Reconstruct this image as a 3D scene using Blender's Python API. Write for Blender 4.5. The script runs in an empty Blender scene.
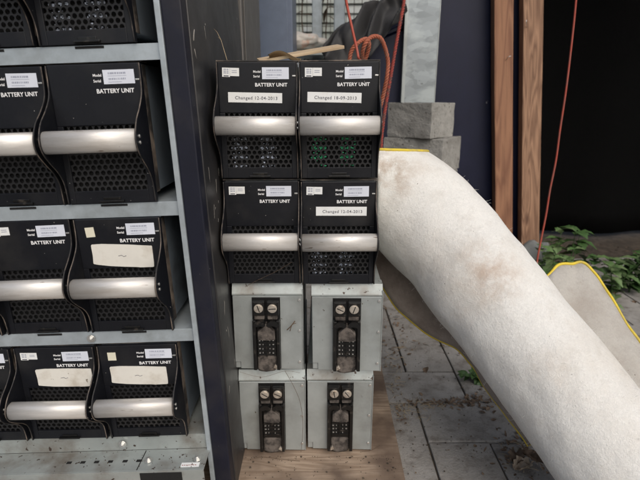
import bpy, bmesh, math, random
from mathutils import Vector, Matrix, noise
random.seed(7)
R = math.radians
S = bpy.context.scene
COL = S.collection
PITCH = R(16.2); CP, SP = math.cos(PITCH), math.sin(PITCH); EYE = 0.79; F = 480.0

# ---------- the photograph's geometry: real points from picture points and real depths ----------
def P(px, py, ax):
    x = (px-320)/F*ax; u = (240-py)/F*ax
    return Vector((x, ax*CP+u*SP, EYE-ax*SP+u*CP))
def PY(px, py, Y):
    t = (240-py)/F
    return P(px, py, Y/(CP+t*SP))
def PZ(px, py, z=0.0):
    t = (240-py)/F
    return P(px, py, (z-EYE)/(-SP+t*CP))

# ---------- materials ----------
MATS = {}
def mat(name, base, rough=0.5, metal=0.0, alt=None, alt_scale=8, alt_lo=.45, alt_hi=.6, alt2=None, alt2_scale=60, alt2_lo=.66, alt2_hi=.7,
        bump=0.0, bump_scale=200, stretch=(1,1,1), spec=.5, rough_var=.0, var=.12, voronoi=False, coat=0):
    if name in MATS: return MATS[name]
    m = bpy.data.materials.new(name); m.use_nodes = True
    nt = m.node_tree; N = nt.nodes; L = nt.links
    b = N['Principled BSDF']
    tc = N.new('ShaderNodeTexCoord'); oi = N.new('ShaderNodeObjectInfo')
    mul = N.new('ShaderNodeVectorMath'); mul.operation = 'SCALE'; mul.inputs[0].default_value = (7.3, 3.1, 5.7)
    L.new(oi.outputs['Random'], mul.inputs['Scale'])
    add = N.new('ShaderNodeVectorMath'); add.operation = 'ADD'
    mp = N.new('ShaderNodeMapping'); mp.inputs['Scale'].default_value = stretch
    L.new(tc.outputs['Object'], mp.inputs['Vector']); L.new(mp.outputs[0], add.inputs[0]); L.new(mul.outputs[0], add.inputs[1])
    V = add.outputs[0]
    def nz(scale, detail=6, rgh=.6):
        n = N.new('ShaderNodeTexNoise'); n.inputs['Scale'].default_value = scale; n.inputs['Detail'].default_value = detail
        n.inputs['Roughness'].default_value = rgh; L.new(V, n.inputs['Vector']); return n.outputs['Fac']
    def ramp(fac, lo, hi):
        r = N.new('ShaderNodeMapRange'); r.inputs['From Min'].default_value = lo; r.inputs['From Max'].default_value = hi
        L.new(fac, r.inputs['Value']); return r.outputs[0]
    def mix(fac, a, c):
        x = N.new('ShaderNodeMix'); x.data_type = 'RGBA'
        L.new(fac, x.inputs['Factor'])
        if isinstance(a, tuple): x.inputs[6].default_value = (*a, 1)
        else: L.new(a, x.inputs[6])
        if isinstance(c, tuple): x.inputs[7].default_value = (*c, 1)
        else: L.new(c, x.inputs[7])
        return x.outputs[2]
    lo = tuple(max(0, v*(1-var)) for v in base); hi = tuple(min(1, v*(1+var)) for v in base)
    if voronoi:
        v = N.new('ShaderNodeTexVoronoi'); v.inputs['Scale'].default_value = voronoi; L.new(V, v.inputs['Vector'])
        sep = N.new('ShaderNodeSeparateColor'); L.new(v.outputs['Color'], sep.inputs[0])
        c = mix(sep.outputs[0], lo, hi)
    else:
        c = mix(ramp(nz(bump_scale*.15 if bump_scale > 60 else 20), .3, .7), lo, hi)
    if alt: c = mix(ramp(nz(alt_scale), alt_lo, alt_hi), c, alt)
    if alt2: c = mix(ramp(nz(alt2_scale, 3, .5), alt2_lo, alt2_hi), c, alt2)
    L.new(c, b.inputs['Base Color'])
    b.inputs['Metallic'].default_value = metal
    b.inputs['Specular IOR Level'].default_value = spec
    b.inputs['Coat Weight'].default_value = coat
    if rough_var:
        r = N.new('ShaderNodeMapRange'); r.inputs['From Min'].default_value = .3; r.inputs['From Max'].default_value = .7
        r.inputs['To Min'].default_value = max(.03, rough-rough_var); r.inputs['To Max'].default_value = min(1, rough+rough_var)
        L.new(nz(14), r.inputs['Value']); L.new(r.outputs[0], b.inputs['Roughness'])
    else: b.inputs['Roughness'].default_value = rough
    if bump:
        bp = N.new('ShaderNodeBump'); bp.inputs['Strength'].default_value = 1.0; bp.inputs['Distance'].default_value = bump
        L.new(nz(bump_scale), bp.inputs['Height']); L.new(bp.outputs[0], b.inputs['Normal'])
    MATS[name] = m
    return m

def wood_mat(name, a, c, scale=22, along='z', knots=True, stain=None):
    m = bpy.data.materials.new(name); m.use_nodes = True
    nt = m.node_tree; N = nt.nodes; L = nt.links; b = N['Principled BSDF']
    tc = N.new('ShaderNodeTexCoord'); oi = N.new('ShaderNodeObjectInfo')
    mul = N.new('ShaderNodeVectorMath'); mul.operation = 'SCALE'; mul.inputs[0].default_value = (3.3, 1.1, .4); L.new(oi.outputs['Random'], mul.inputs['Scale'])
    add = N.new('ShaderNodeVectorMath'); add.operation = 'ADD'; L.new(tc.outputs['Object'], add.inputs[0]); L.new(mul.outputs[0], add.inputs[1])
    mp = N.new('ShaderNodeMapping'); mp.inputs['Scale'].default_value = {'z': (1, 1, .09), 'x': (.12, 1, 1)}[along]
    L.new(add.outputs[0], mp.inputs['Vector'])
    n = N.new('ShaderNodeTexNoise'); n.inputs['Scale'].default_value = scale; n.inputs['Detail'].default_value = 2; n.inputs['Roughness'].default_value = .4
    n.inputs['Distortion'].default_value = .4
    L.new(mp.outputs[0], n.inputs['Vector'])
    w = N.new('ShaderNodeMath'); w.operation = 'MULTIPLY'; w.inputs[1].default_value = 9; L.new(n.outputs['Fac'], w.inputs[0])
    f = N.new('ShaderNodeMath'); f.operation = 'PINGPONG'; f.inputs[1].default_value = .5; L.new(w.outputs[0], f.inputs[0])
    r = N.new('ShaderNodeMapRange'); r.inputs['From Max'].default_value = .5; L.new(f.outputs[0], r.inputs['Value'])
    x = N.new('ShaderNodeMix'); x.data_type = 'RGBA'; x.inputs[6].default_value = (*a, 1); x.inputs[7].default_value = (*c, 1); L.new(r.outputs[0], x.inputs['Factor'])
    out = x.outputs[2]
    mpf = N.new('ShaderNodeMapping'); mpf.inputs['Scale'].default_value = {'z': (1, 1, .02), 'x': (.025, 1, 1)}[along]; L.new(add.outputs[0], mpf.inputs['Vector'])
    nf = N.new('ShaderNodeTexNoise'); nf.inputs['Scale'].default_value = 260; nf.inputs['Detail'].default_value = 5; nf.inputs['Roughness'].default_value = .7; L.new(mpf.outputs[0], nf.inputs['Vector'])
    rf = N.new('ShaderNodeMapRange'); rf.inputs['From Min'].default_value = .50; rf.inputs['From Max'].default_value = .72; rf.inputs['To Max'].default_value = .75; L.new(nf.outputs['Fac'], rf.inputs['Value'])
    xf = N.new('ShaderNodeMix'); xf.data_type = 'RGBA'; L.new(out, xf.inputs[6]); xf.inputs[7].default_value = (c[0]*.45, c[1]*.42, c[2]*.4, 1); L.new(rf.outputs[0], xf.inputs['Factor'])
    out = xf.outputs[2]
    if knots:
        v = N.new('ShaderNodeTexVoronoi'); v.inputs['Scale'].default_value = 4.2; 
        mp2 = N.new('ShaderNodeMapping'); mp2.inputs['Scale'].default_value = (2.2, 2.2, .9); L.new(add.outputs[0], mp2.inputs['Vector']); L.new(mp2.outputs[0], v.inputs['Vector'])
        kr = N.new('ShaderNodeMapRange'); kr.inputs['From Min'].default_value = .16; kr.inputs['From Max'].default_value = .05; L.new(v.outputs['Distance'], kr.inputs['Value'])
        x2 = N.new('ShaderNodeMix'); x2.data_type = 'RGBA'; L.new(out, x2.inputs[6]); x2.inputs[7].default_value = (a[0]*.25, a[1]*.2, a[2]*.2, 1); L.new(kr.outputs[0], x2.inputs['Factor'])
        out = x2.outputs[2]
    if stain:
        n3 = N.new('ShaderNodeTexNoise'); n3.inputs['Scale'].default_value = 9; n3.inputs['Detail'].default_value = 7; L.new(add.outputs[0], n3.inputs['Vector'])
        r3 = N.new('ShaderNodeMapRange'); r3.inputs['From Min'].default_value = .40; r3.inputs['From Max'].default_value = .64; L.new(n3.outputs['Fac'], r3.inputs['Value'])
        x3 = N.new('ShaderNodeMix'); x3.data_type = 'RGBA'; L.new(out, x3.inputs[6]); x3.inputs[7].default_value = (*stain, 1); L.new(r3.outputs[0], x3.inputs['Factor'])
        out = x3.outputs[2]
    L.new(out, b.inputs['Base Color']); b.inputs['Roughness'].default_value = .75
    bp = N.new('ShaderNodeBump'); bp.inputs['Distance'].default_value = .0006; L.new(n.outputs['Fac'], bp.inputs['Height']); L.new(bp.outputs[0], b.inputs['Normal'])
    return m

DUST = (.26, .23, .20)
M = {
 'black': mat('black_coat', (.0065, .0072, .010), .42, spec=.35, alt=(.026, .025, .024), alt_scale=9, alt_lo=.52, alt_hi=.85, alt2=(.5, .48, .45), alt2_scale=190, alt2_lo=.745, alt2_hi=.765, bump=.00005, bump_scale=900, rough_var=.08),
 'black_edge': mat('worn_black_edge', (.02, .018, .017), .6, alt=(.24, .19, .15), alt_scale=24, alt_lo=.45, alt_hi=.75),
 'grille': mat('grille_black', (.012, .012, .013), .5, alt=(.10, .09, .08), alt_scale=12, alt_lo=.58, alt_hi=.85),
 'dark': mat('dark_inside', (.006, .006, .006), .9),
 'slate': mat('slate_case', (.20, .24, .28), .38, metal=.4, alt=(.07, .065, .06), alt_scale=11, alt_lo=.55, alt_hi=.8, alt2=(.3, .28, .25), alt2_scale=150, alt2_lo=.74, alt2_hi=.76, rough_var=.1),
 'alu': mat('brushed_aluminium', (.63, .61, .58), .46, metal=.45, stretch=(.16, 1, 1), alt=(.40, .36, .31), alt_scale=34, alt_lo=.50, alt_hi=.80, alt2=(.20, .155, .12), alt2_scale=210, alt2_lo=.69, alt2_hi=.73, bump=.00012, bump_scale=700, rough_var=.1),
 'galv': mat('zinc_sheet', (.37, .40, .395), .42, metal=.45, alt=(.22, .225, .21), alt_scale=8, alt_lo=.5, alt_hi=.8, alt2=(.10, .08, .06), alt2_scale=110, alt2_lo=.72, alt2_hi=.75, rough_var=.09, bump=.0001, bump_scale=60),
 'galv_dusty': mat('dusty_zinc_sheet', (.35, .38, .37), .45, metal=.4, alt=(.21, .195, .17), alt_scale=13, alt_lo=.48, alt_hi=.7, alt2=(.07, .05, .04), alt2_scale=90, alt2_lo=.66, alt2_hi=.7, rough_var=.1, bump=.0002, bump_scale=80),
 'rail': mat('zinc_rail', (.39, .44, .47), .4, metal=.35, alt=(.26, .285, .29), alt_scale=20, alt_lo=.5, alt_hi=.8, rough_var=.08),
 'spangle': mat('spangled_zinc', (.27, .30, .315), .38, metal=.5, voronoi=34, var=.20, stretch=(.8, 1.0, 1.5), alt=(.38, .42, .43), alt_scale=9, alt_lo=.44, alt_hi=.62, alt2=(.12, .13, .13), alt2_scale=40, alt2_lo=.68, alt2_hi=.78, bump=.0002, bump_scale=40),
 'brass': mat('nickel_screw', (.60, .55, .48), .38, metal=.7, alt=(.25, .19, .14), alt_scale=60, alt_lo=.55, alt_hi=.7, bump=.0002, bump_scale=300),
 'steel': mat('steel_screw', (.62, .62, .60), .3, metal=.8),
 'plastic': mat('connector_plastic', (.006, .006, .006), .3, alt=(.07, .06, .05), alt_scale=70, alt_lo=.58, alt_hi=.76),
 'dusty': mat('dusty_rubber', (.115, .098, .085), .95, alt=(.030, .025, .022), alt_scale=65, alt_lo=.42, alt_hi=.62, bump=.001, bump_scale=220),
 'paper': mat('label_paper', (.72, .73, .72), .55, alt=(.60, .59, .54), alt_scale=40, alt_lo=.55, alt_hi=.8, var=.03),
 'paper_blue': mat('cool_label_paper', (.62, .65, .72), .5, var=.04),
 'paper_cream': mat('cream_label_paper', (.66, .63, .50), .6, var=.05, alt=(.4, .37, .28), alt_scale=60, alt_lo=.6, alt_hi=.75),
 'paper_old': mat('old_label_paper', (.66, .64, .58), .7, alt=(.48, .44, .37), alt_scale=30, alt_lo=.5, alt_hi=.75, alt2=(.2, .17, .13), alt2_scale=90, alt2_lo=.70, alt2_hi=.74, var=.05),
 'ink': mat('grey_ink', (.09, .09, .11), .6, var=.1),
 'ink_pale': mat('faded_ink', (.24, .26, .33), .6, var=.1),
 'white_ink': mat('white_print', (.74, .74, .74), .5, var=.03),
 'green': mat('green_parts', (.05, .55, .24), .4, var=.3),
 'pale_parts': mat('pale_parts', (.45, .50, .60), .4, var=.3),
 'panel': mat('black_painted_steel', (.015, .015, .017), .43, alt=(.050, .046, .042), alt_scale=4, alt_lo=.40, alt_hi=.85, alt2=(.42, .39, .34), alt2_scale=75, alt2_lo=.752, alt2_hi=.765, bump=.00015, bump_scale=30, rough_var=.07, spec=.7),
 'cab': mat('grey_painted_steel', (.085, .080, .073), .45, alt=(.09, .082, .075), alt_scale=4, alt_lo=.4, alt_hi=.7, rough_var=.06, spec=.7),
 'panel_front': mat('dark_navy_painted_edge', (.008, .009, .018), .5, spec=.3, alt=(.03, .028, .03), alt_scale=6, alt_lo=.5, alt_hi=.8, alt2=(.4, .37, .33), alt2_scale=85, alt2_lo=.755, alt2_hi=.77),
 'locker': mat('blue_grey_paint', (.10, .125, .18), .4, alt=(.09, .12, .17), alt_scale=3, alt_lo=.4, alt_hi=.7),
 'navy': mat('navy_board', (.0045, .0065, .024), .5, spec=.3, alt=(.008, .010, .030), alt_scale=6, alt_lo=.45, alt_hi=.7, alt2=(.28, .27, .26), alt2_scale=38, alt2_lo=.755, alt2_hi=.765, bump=.0006, bump_scale=12, stretch=(1, 1, .6)),
 'shade_black': mat('shade_sheet', (.003, .003, .003), .8, spec=.15, bump=.004, bump_scale=5),  # near-black, carries the bay's deep shade; also on the added roof
 'cloth': mat('black_cloth', (.018, .018, .019), .7, bump=.0004, bump_scale=400, alt=(.03, .03, .032), alt_scale=14, alt_lo=.5, alt_hi=.8),
 'concrete': mat('concrete', (.30, .295, .275), .9, alt=(.17, .165, .15), alt_scale=13, alt_lo=.42, alt_hi=.72, alt2=(.08, .07, .06), alt2_scale=75, alt2_lo=.62, alt2_hi=.70, bump=.0035, bump_scale=140),
 'rope': mat('orange_rope', (.30, .085, .045), .8, alt=(.26, .15, .11), alt_scale=50, alt_lo=.5, alt_hi=.7),
 'cord': mat('red_cord', (.36, .06, .035), .65, alt=(.25, .07, .05), alt_scale=30),
 'redrope': mat('dull_red_rope', (.25, .04, .03), .8, alt=(.12, .05, .04), alt_scale=70, alt_lo=.5, alt_hi=.6),
 'yellow': mat('yellow_binding', (.62, .47, .035), .65, alt=(.36, .29, .10), alt_scale=30, alt_lo=.5, alt_hi=.75, bump=.0006, bump_scale=300),
 'soil': mat('soil', (.05, .038, .027), 1, alt=(.09, .07, .05), alt_scale=20, alt_lo=.45, alt_hi=.65, bump=.008, bump_scale=40),
 'leafdry': mat('dry_leaf', (.15, .105, .07), .85, alt=(.08, .05, .03), alt_scale=60, alt_lo=.45, alt_hi=.65, var=.3),
 'straw': mat('straw', (.34, .27, .17), .9, var=.3),
 'leaf': mat('green_leaf', (.05, .105, .03), .5, alt=(.035, .08, .02), alt_scale=30, alt_lo=.45, alt_hi=.6, var=.3),
 'leafpale': mat('pale_green_leaf', (.13, .19, .08), .5, alt=(.07, .14, .04), alt_scale=30, alt_lo=.45, alt_hi=.6, var=.3),
 'stem': mat('brown_stem', (.11, .075, .05), .85),
 'card': mat('cardboard', (.46, .36, .24), .85, alt=(.30, .22, .14), alt_scale=30, alt_lo=.5, alt_hi=.7),
 'glazing': mat('pale_cladding', (.80, .84, .80), .5, alt=(.52, .56, .49), alt_scale=2.6, alt_lo=.40, alt_hi=.56, alt2=(.78, .82, .84), alt2_scale=3.3, alt2_lo=.50, alt2_hi=.56),
 'wire': mat('dull_wire', (.12, .11, .09), .6, metal=.3),
 'rock': mat('grey_stone', (.22, .23, .22), .9, bump=.004, bump_scale=40),
 'pink': mat('faded_plastic', (.66, .62, .56), .6, alt=(.62, .40, .30), alt_scale=22, alt_lo=.52, alt_hi=.62),
 'web': mat('cobweb', (.35, .33, .30), .9),
}
M['stud'] = wood_mat('pine_stud', (.31, .155, .085), (.20, .09, .05), scale=16)
M['stud_pale'] = wood_mat('pale_pine_stud', (.37, .215, .13), (.18, .095, .055), scale=26)
M['ply'] = wood_mat('weathered_plywood', (.37, .285, .21), (.25, .18, .125), scale=24, along='x', knots=False, stain=(.115, .08, .058))

# felt of the roll
def felt(name, base, dirt, amt_lo, amt_hi, bump=.0016):
    m = bpy.data.materials.new(name); m.use_nodes = True
    nt = m.node_tree; N = nt.nodes; L = nt.links; b = N['Principled BSDF']
    tc = N.new('ShaderNodeTexCoord')
    def nz(s, d=6, r=.6, dist=0):
        n = N.new('ShaderNodeTexNoise'); n.inputs['Scale'].default_value = s; n.inputs['Detail'].default_value = d; n.inputs['Roughness'].default_value = r
        n.inputs['Distortion'].default_value = dist; L.new(tc.outputs['Object'], n.inputs['Vector']); return n.outputs['Fac']
    def rm(f, lo, hi, a=0, c=1):
        r = N.new('ShaderNodeMapRange'); r.inputs['From Min'].default_value = lo; r.inputs['From Max'].default_value = hi
        r.inputs['To Min'].default_value = a; r.inputs['To Max'].default_value = c; L.new(f, r.inputs['Value']); return r.outputs[0]
    def mix(f, a, c):
        x = N.new('ShaderNodeMix'); x.data_type = 'RGBA'; L.new(f, x.inputs['Factor'])
        for i, v in ((6, a), (7, c)):
            if isinstance(v, tuple): x.inputs[i].default_value = (*v, 1)
            else: L.new(v, x.inputs[i])
        return x.outputs[2]
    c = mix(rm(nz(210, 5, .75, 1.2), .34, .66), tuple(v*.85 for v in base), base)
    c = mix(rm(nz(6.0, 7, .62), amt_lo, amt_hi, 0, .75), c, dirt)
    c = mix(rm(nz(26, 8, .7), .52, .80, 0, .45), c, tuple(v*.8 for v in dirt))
    # soiled patches at their own places
    for (pt, rad, colr, a) in STAINS.get(name, []):
        g = N.new('ShaderNodeNewGeometry'); d = N.new('ShaderNodeVectorMath'); d.operation = 'DISTANCE'
        L.new(g.outputs['Position'], d.inputs[0]); d.inputs[1].default_value = pt
        mm = N.new('ShaderNodeMath'); mm.operation = 'MULTIPLY'
        L.new(rm(d.outputs['Value'], rad, rad*.25), mm.inputs[0]); L.new(rm(nz(24, 7, .7), .40, .62, 0, a), mm.inputs[1])
        c = mix(mm.outputs[0], c, colr)
    c = mix(rm(nz(120, 2, .5), .765, .78), c, (.09, .07, .055))
    L.new(c, b.inputs['Base Color']); b.inputs['Roughness'].default_value = .95; b.inputs['Specular IOR Level'].default_value = .15
    b.inputs['Sheen Weight'].default_value = .15
    bp = N.new('ShaderNodeBump'); bp.inputs['Distance'].default_value = bump; bp.inputs['Strength'].default_value = .8
    ad = N.new('ShaderNodeMath'); ad.operation = 'MULTIPLY_ADD'; L.new(nz(45, 5, .6), ad.inputs[0]); ad.inputs[1].default_value = 1.8; L.new(nz(330, 4, .7, 1.0), ad.inputs[2])
    L.new(ad.outputs[0], bp.inputs['Height']); L.new(bp.outputs[0], b.inputs['Normal'])
    return m
STAINS = {'white_felt': [(tuple(P(493, 268, .87)), .085, (.40, .28, .20), .75), (tuple(P(392, 172, 1.0)), .07, (.36, .25, .17), .7),
                         (tuple(P(548, 370, .78)), .07, (.50, .40, .31), .6), (tuple(P(455, 320, .9)), .05, (.55, .47, .40), .5)]}
M['felt'] = felt('white_felt', (.76, .75, .71), (.56, .51, .44), .46, .80, .0019)
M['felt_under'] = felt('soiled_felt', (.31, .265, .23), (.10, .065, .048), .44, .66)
M['felt_grey'] = felt('speckled_felt', (.46, .44, .40), (.28, .24, .20), .45, .7)

# ---------- mesh helpers ----------
class MB:
    def __init__(s): s.bm = bmesh.new()
    def box(s, x0, x1, y0, y1, z0, z1, bev=0.0, mtx=None):
        b = bmesh.new()
        r = bmesh.ops.create_cube(b, size=1)
        for v in b.verts:
            v.co = Vector(((x0+x1)/2+v.co.x*(x1-x0), (y0+y1)/2+v.co.y*(y1-y0), (z0+z1)/2+v.co.z*(z1-z0)))
        if bev: bmesh.ops.bevel(b, geom=b.edges[:], offset=bev, segments=2, affect='EDGES', profile=.6)
        s._add(b, mtx); return s
    def _add(s, b, mtx=None):
        if mtx is not None: b.transform(mtx)
        me = bpy.data.meshes.new('tmp'); b.to_mesh(me); b.free(); s.bm.from_mesh(me); bpy.data.meshes.remove(me)
    def cyl(s, p, axis, r, h, seg=20, r2=None, bev=0):
        b = bmesh.new()
        bmesh.ops.create_cone(b, cap_ends=True, segments=seg, radius1=r, radius2=r if r2 is None else r2, depth=h)
        if bev: bmesh.ops.bevel(b, geom=[e for e in b.edges if len(e.link_faces) == 2 and abs(e.verts[0].co.z-e.verts[1].co.z) < 1e-6], offset=bev, segments=2, affect='EDGES')
        q = Vector((0, 0, 1)).rotation_difference(Vector(axis).normalized())
        s._add(b, Matrix.Translation(Vector(p)) @ q.to_matrix().to_4x4()); return s
    def prism(s, pts, axis, a, c, bev=0):
        """closed outline in the plane across an axis ('x': pts are (y,z); 'y': (x,z); 'z': (x,y)), from a to c"""
        b = bmesh.new()
        def mk(p, t): return {'x': (t, p[0], p[1]), 'y': (p[0], t, p[1]), 'z': (p[0], p[1], t)}[axis]
        A = [b.verts.new(mk(p, a)) for p in pts]; C = [b.verts.new(mk(p, c)) for p in pts]
        n = len(pts)
        for i in range(n): b.faces.new((A[i], A[(i+1) % n], C[(i+1) % n], C[i]))
        b.faces.new(A[::-1]); b.faces.new(C)
        bmesh.ops.recalc_face_normals(b, faces=b.faces[:])
        if bev: bmesh.ops.bevel(b, geom=b.edges[:], offset=bev, segments=1, affect='EDGES')
        s._add(b); return s
    def tube(s, pts, r, seg=8, r_end=None, cap=True, closed=False):
        b = s.bm; pts = [Vector(p) for p in pts]; n = len(pts); rings = []
        up = Vector((0, 0, 1)); prev = None
        for i, p in enumerate(pts):
            t = (pts[min(i+1, n-1)]-pts[max(i-1, 0)]).normalized()
            if prev is None:
                u = t.cross(up if abs(t.z) < .9 else Vector((1, 0, 0))).normalized()
            else:
                u = (prev-t*prev.dot(t)).normalized()
            prev = u; w = t.cross(u)
            rr = r if r_end is None else r+(r_end-r)*i/(n-1)
            rings.append([b.verts.new(p+(u*math.cos(2*math.pi*k/seg)+w*math.sin(2*math.pi*k/seg))*rr) for k in range(seg)])
        for i in range(n-1):
            for k in range(seg):
                f = b.faces.new((rings[i][k], rings[i][(k+1) % seg], rings[i+1][(k+1) % seg], rings[i+1][k])); f.smooth = True
        if cap: b.faces.new(rings[0][::-1]); b.faces.new(rings[-1])
        return s
    def quad(s, pts):
        s.bm.faces.new([s.bm.verts.new(p) for p in pts]); return s
    def mesh(s, name, m, smooth=False):
        me = bpy.data.meshes.new(name)
        if smooth:
            for f in s.bm.faces: f.smooth = True
        s.bm.to_mesh(me); s.bm.free(); me.materials.append(m); return me
    def obj(s, name, m, parent=None, smooth=False):
        return link(name, s.mesh(name, m, smooth), parent)
def link(name, me, parent=None):
    o = bpy.data.objects.new(name, me); COL.objects.link(o); o.parent = parent; return o
def tag(o, label=None, cat=None, group=None, kind=None):
    for k, v in (('label', label), ('category', cat), ('group', group), ('kind', kind)):
        if v: o[k] = v
    return o
def thing(name, loc, label, cat, group=None, rot=(0, 0, 0)):
    o = bpy.data.objects.new(name, None); o.empty_display_size = .05; COL.objects.link(o)
    o.location = loc; o.rotation_euler = rot
    return tag(o, label, cat, group)
CACHE = {}
def part(name, key, build, m, parent, smooth=False, loc=None, rot=None):
    k = (name, key)
    if k not in CACHE:
        mb = MB(); build(mb); CACHE[k] = mb.mesh(name, m, smooth)
    o = link(name, CACHE[k], parent)
    if loc: o.location = loc
    if rot: o.rotation_euler = rot
    return o
def text_mesh(txt, size, m, name='lettering', spacing=1.0, bold=0):
    k = ('text', txt, size, m.name, spacing, bold)
    if k in CACHE: return CACHE[k]
    c = bpy.data.curves.new(name, 'FONT'); c.body = txt; c.size = size; c.align_x = 'LEFT'; c.extrude = .0001; c.offset = bold; c.space_character = spacing
    c.resolution_u = 3
    o = bpy.data.objects.new('tmp_text', c); COL.objects.link(o)
    bpy.context.view_layer.update()
    me = bpy.data.meshes.new_from_object(o.evaluated_get(bpy.context.evaluated_depsgraph_get()))
    bpy.data.objects.remove(o); bpy.data.curves.remove(c)
    me.name = name; me.materials.clear(); me.materials.append(m); me.transform(Matrix.Rotation(math.pi/2, 4, 'X'))
    CACHE[k] = me; return me

# ---------- a battery unit seen from its front: origin at bottom centre of the face, -y to the viewer ----------
W2 = .0735; UH = .211
def b_case(mb):
    mb.box(-.0705, .0705, .012, .40, .014, UH-.004, .002)
def b_case_lip(mb):      # folded sheet edge round the case front
    mb.box(-.0730, -.0706, .0035, .02, .014, UH-.006); mb.box(.0706, .0730, .0035, .02, .014, UH-.006)
    mb.box(-.0735, .0735, .003, .03, UH-.0022, UH)
def b_face(mb):
    mb.box(-.0702, .0702, -.003, .003, .1195, UH-.0035, .0012)
    mb.box(-.0702, -.0605, -.003, .003, .0, .1195, .0008); mb.box(.0605, .0702, -.003, .003, .0, .1195, .0008)
    mb.box(-.0605, .0605, -.003, .003, .0, .020, .0008)
def b_grille(mb):
    px = .0098; Rr = px/math.sqrt(3); rp = 1.5*Rr; h = .0037; b = mb.bm
    for j in range(13):
        for i in range(14):
            cx = -.0637+i*px+(px/2 if j % 2 else 0); cz = .022+j*rp
            if abs(cx) > .0665: continue
            o = []; n = []; k_ = []
            for k in range(12):
                a = math.pi/6*k+math.pi/2
                rr = Rr if k % 2 == 0 else Rr*math.cos(math.pi/6)
                o.append(b.verts.new((cx+math.cos(a)*rr, 0, cz+math.sin(a)*rr)))
                n.append(b.verts.new((cx+math.cos(a)*h, 0, cz+math.sin(a)*h)))
                k_.append(b.verts.new((cx+math.cos(a)*h, .002, cz+math.sin(a)*h)))
            for k in range(12):
                q = (k+1) % 12
                b.faces.new((o[k], n[k], n[q], o[q])); b.faces.new((n[k], k_[k], k_[q], n[q]))
def spline2(p, n=4):
    out = []
    for i in range(len(p)-1):
        a, b, c, d = p[max(i-1, 0)], p[i], p[i+1], p[min(i+2, len(p)-1)]
        for k in range(n):
            t = k/n; out.append(tuple(.5*(2*b[q]+(-a[q]+c[q])*t+(2*a[q]-5*b[q]+4*c[q]-d[q])*t*t+(-a[q]+3*b[q]-3*c[q]+d[q])*t**3) for q in (0, 1)))
    return out+[p[-1]]
def cheek_prof():
    pts = spline2([(-.003, UH-.004), (-.004, .182), (-.009, .162), (-.026, .143), (-.045, .127), (-.056, .110), (-.0585, .096), (-.053, .082), (-.038, .067), (-.020, .051), (-.009, .032), (-.006, .0)])
    return pts
def b_cheek(sx):
    def f(mb):
        pts = cheek_prof()+[(.003, 0), (.003, UH-.004)]
        a, c = (W2-.0032, W2-.0006) if sx > 0 else (-W2+.0006, -W2+.0032)
        mb.prism(pts, 'x', a, c)
    return f
def b_cheek_edge(sx):     # worn rim of the cheek
    def f(mb):
        pr = cheek_prof(); x = sx*(W2-.0019)
        mb.tube([(x, y-.0001, z) for y, z in pr], .0009, 6)
    return f
def b_handle(mb):
    n = 12; pts = []
    for i in range(n+1):
        a = math.pi*(i/n)
        pts.append((-.041-.016*math.sin(a)**.55, .0985+.0165*math.cos(a)))
    pts += [(-.038, .0825), (-.038, .1145)]
    mb.prism(pts, 'x', -W2+.0034, W2-.0034)
    for f in mb.bm.faces:
        if abs(f.normal.x) < .5 and f.normal.y < .2: f.smooth = True
def b_board(mb): mb.box(-.070, .070, .0085, .0105, .005, .150)
def speck(kind, side):
    def f(mb):
        rnd = random.Random(kind)
        for (x0, x1) in ((side, side+.028), ):
            for _ in range(110):
                x = rnd.uniform(x0, x1); z = rnd.uniform(.022, .088); s = rnd.uniform(.0007, .0018)
                if rnd.random() < .75: z = round(z/.0165)*.0165+.006+rnd.uniform(-.0022, .0022)
                mb.box(x-s, x+s, .0045, .007, z-s*.8, z+s*.8)
    return f
def b_tab(mb):
    mb.box(-.020, .020, -.008, -.0031, .002, .0052, .0008); mb.box(-.014, .014, -.0045, -.0031, .0052, .010, .0006)
def b_scr(mb): mb.cyl((0, 0, 0), (1, 0, 0), .0027, .0018, 14, bev=.0005)
def b_clip(mb): mb.box(-.003, .003, -.0045, -.0028, -.0012, .0012, .0004)
def b_sticker(mb): mb.box(-.0240, .0240, -.0036, -.0031, -.0100, .0100)
def b_sticker_print(mb):
    rnd = random.Random(3)
    for z in (.0050, -.0030):
        x = -.016
        while x < .010:
            w = rnd.choice((.0006, .0010, .0016)); mb.box(x, x+w, -.0038, -.0037, z-.0012, z+.0014); x += w+rnd.choice((.0007, .0012))
    mb.box(-.017, .012, -.0038, -.0037, .0012, .0016); mb.box(-.017, .004, -.0038, -.0037, -.0074, -.0069)
def b_tag(mb):
    mb.box(-.0105, 0.0, -.0036, -.0031, -.0075, .0065); mb.box(0.0002, .0125, -.0036, -.0031, -.0060, .0065)
def b_tag_print(mb):
    for z in (-.0015, .0012, .0040):
        mb.box(-.0085, -.0050, -.0038, -.0037, z-.0006, z+.0006); mb.box(-.0042, -.0018, -.0038, -.0037, z-.0006, z+.0006)
    for z in (-.0004, .0024): mb.box(.0025, .0095, -.0038, -.0037, z-.0004, z+.0004)
def b_tag_bar(mb): mb.box(-.0085, -.0018, -.0038, -.0037, -.0068, -.0052)
def b_square(mb): mb.box(-.0075, .0075, -.0038, -.0031, -.0085, .0085)
def b_date(mb): mb.box(-.0490, .0490, -.0037, -.0031, -.0088, .0088, .0001)
def b_patch(mb):
    pts = [(-.046, .0165), (-.0448, .0182), (-.030, .0194), (-.012, .0190), (.010, .0186), (.030, .0174), (.0452, .0168), (.0462, .0155), (.0466, .002), (.0470, -.012), (.0466, -.0176), (.0450, -.0184), (.026, -.0192), (.020, -.0186), (.002, -.0182), (-.020, -.0172), (-.038, -.0152), (-.0448, -.0140), (-.0458, -.0128), (-.0452, .0)]
    mb.prism(pts, 'y', -.0045, -.0031)
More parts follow.
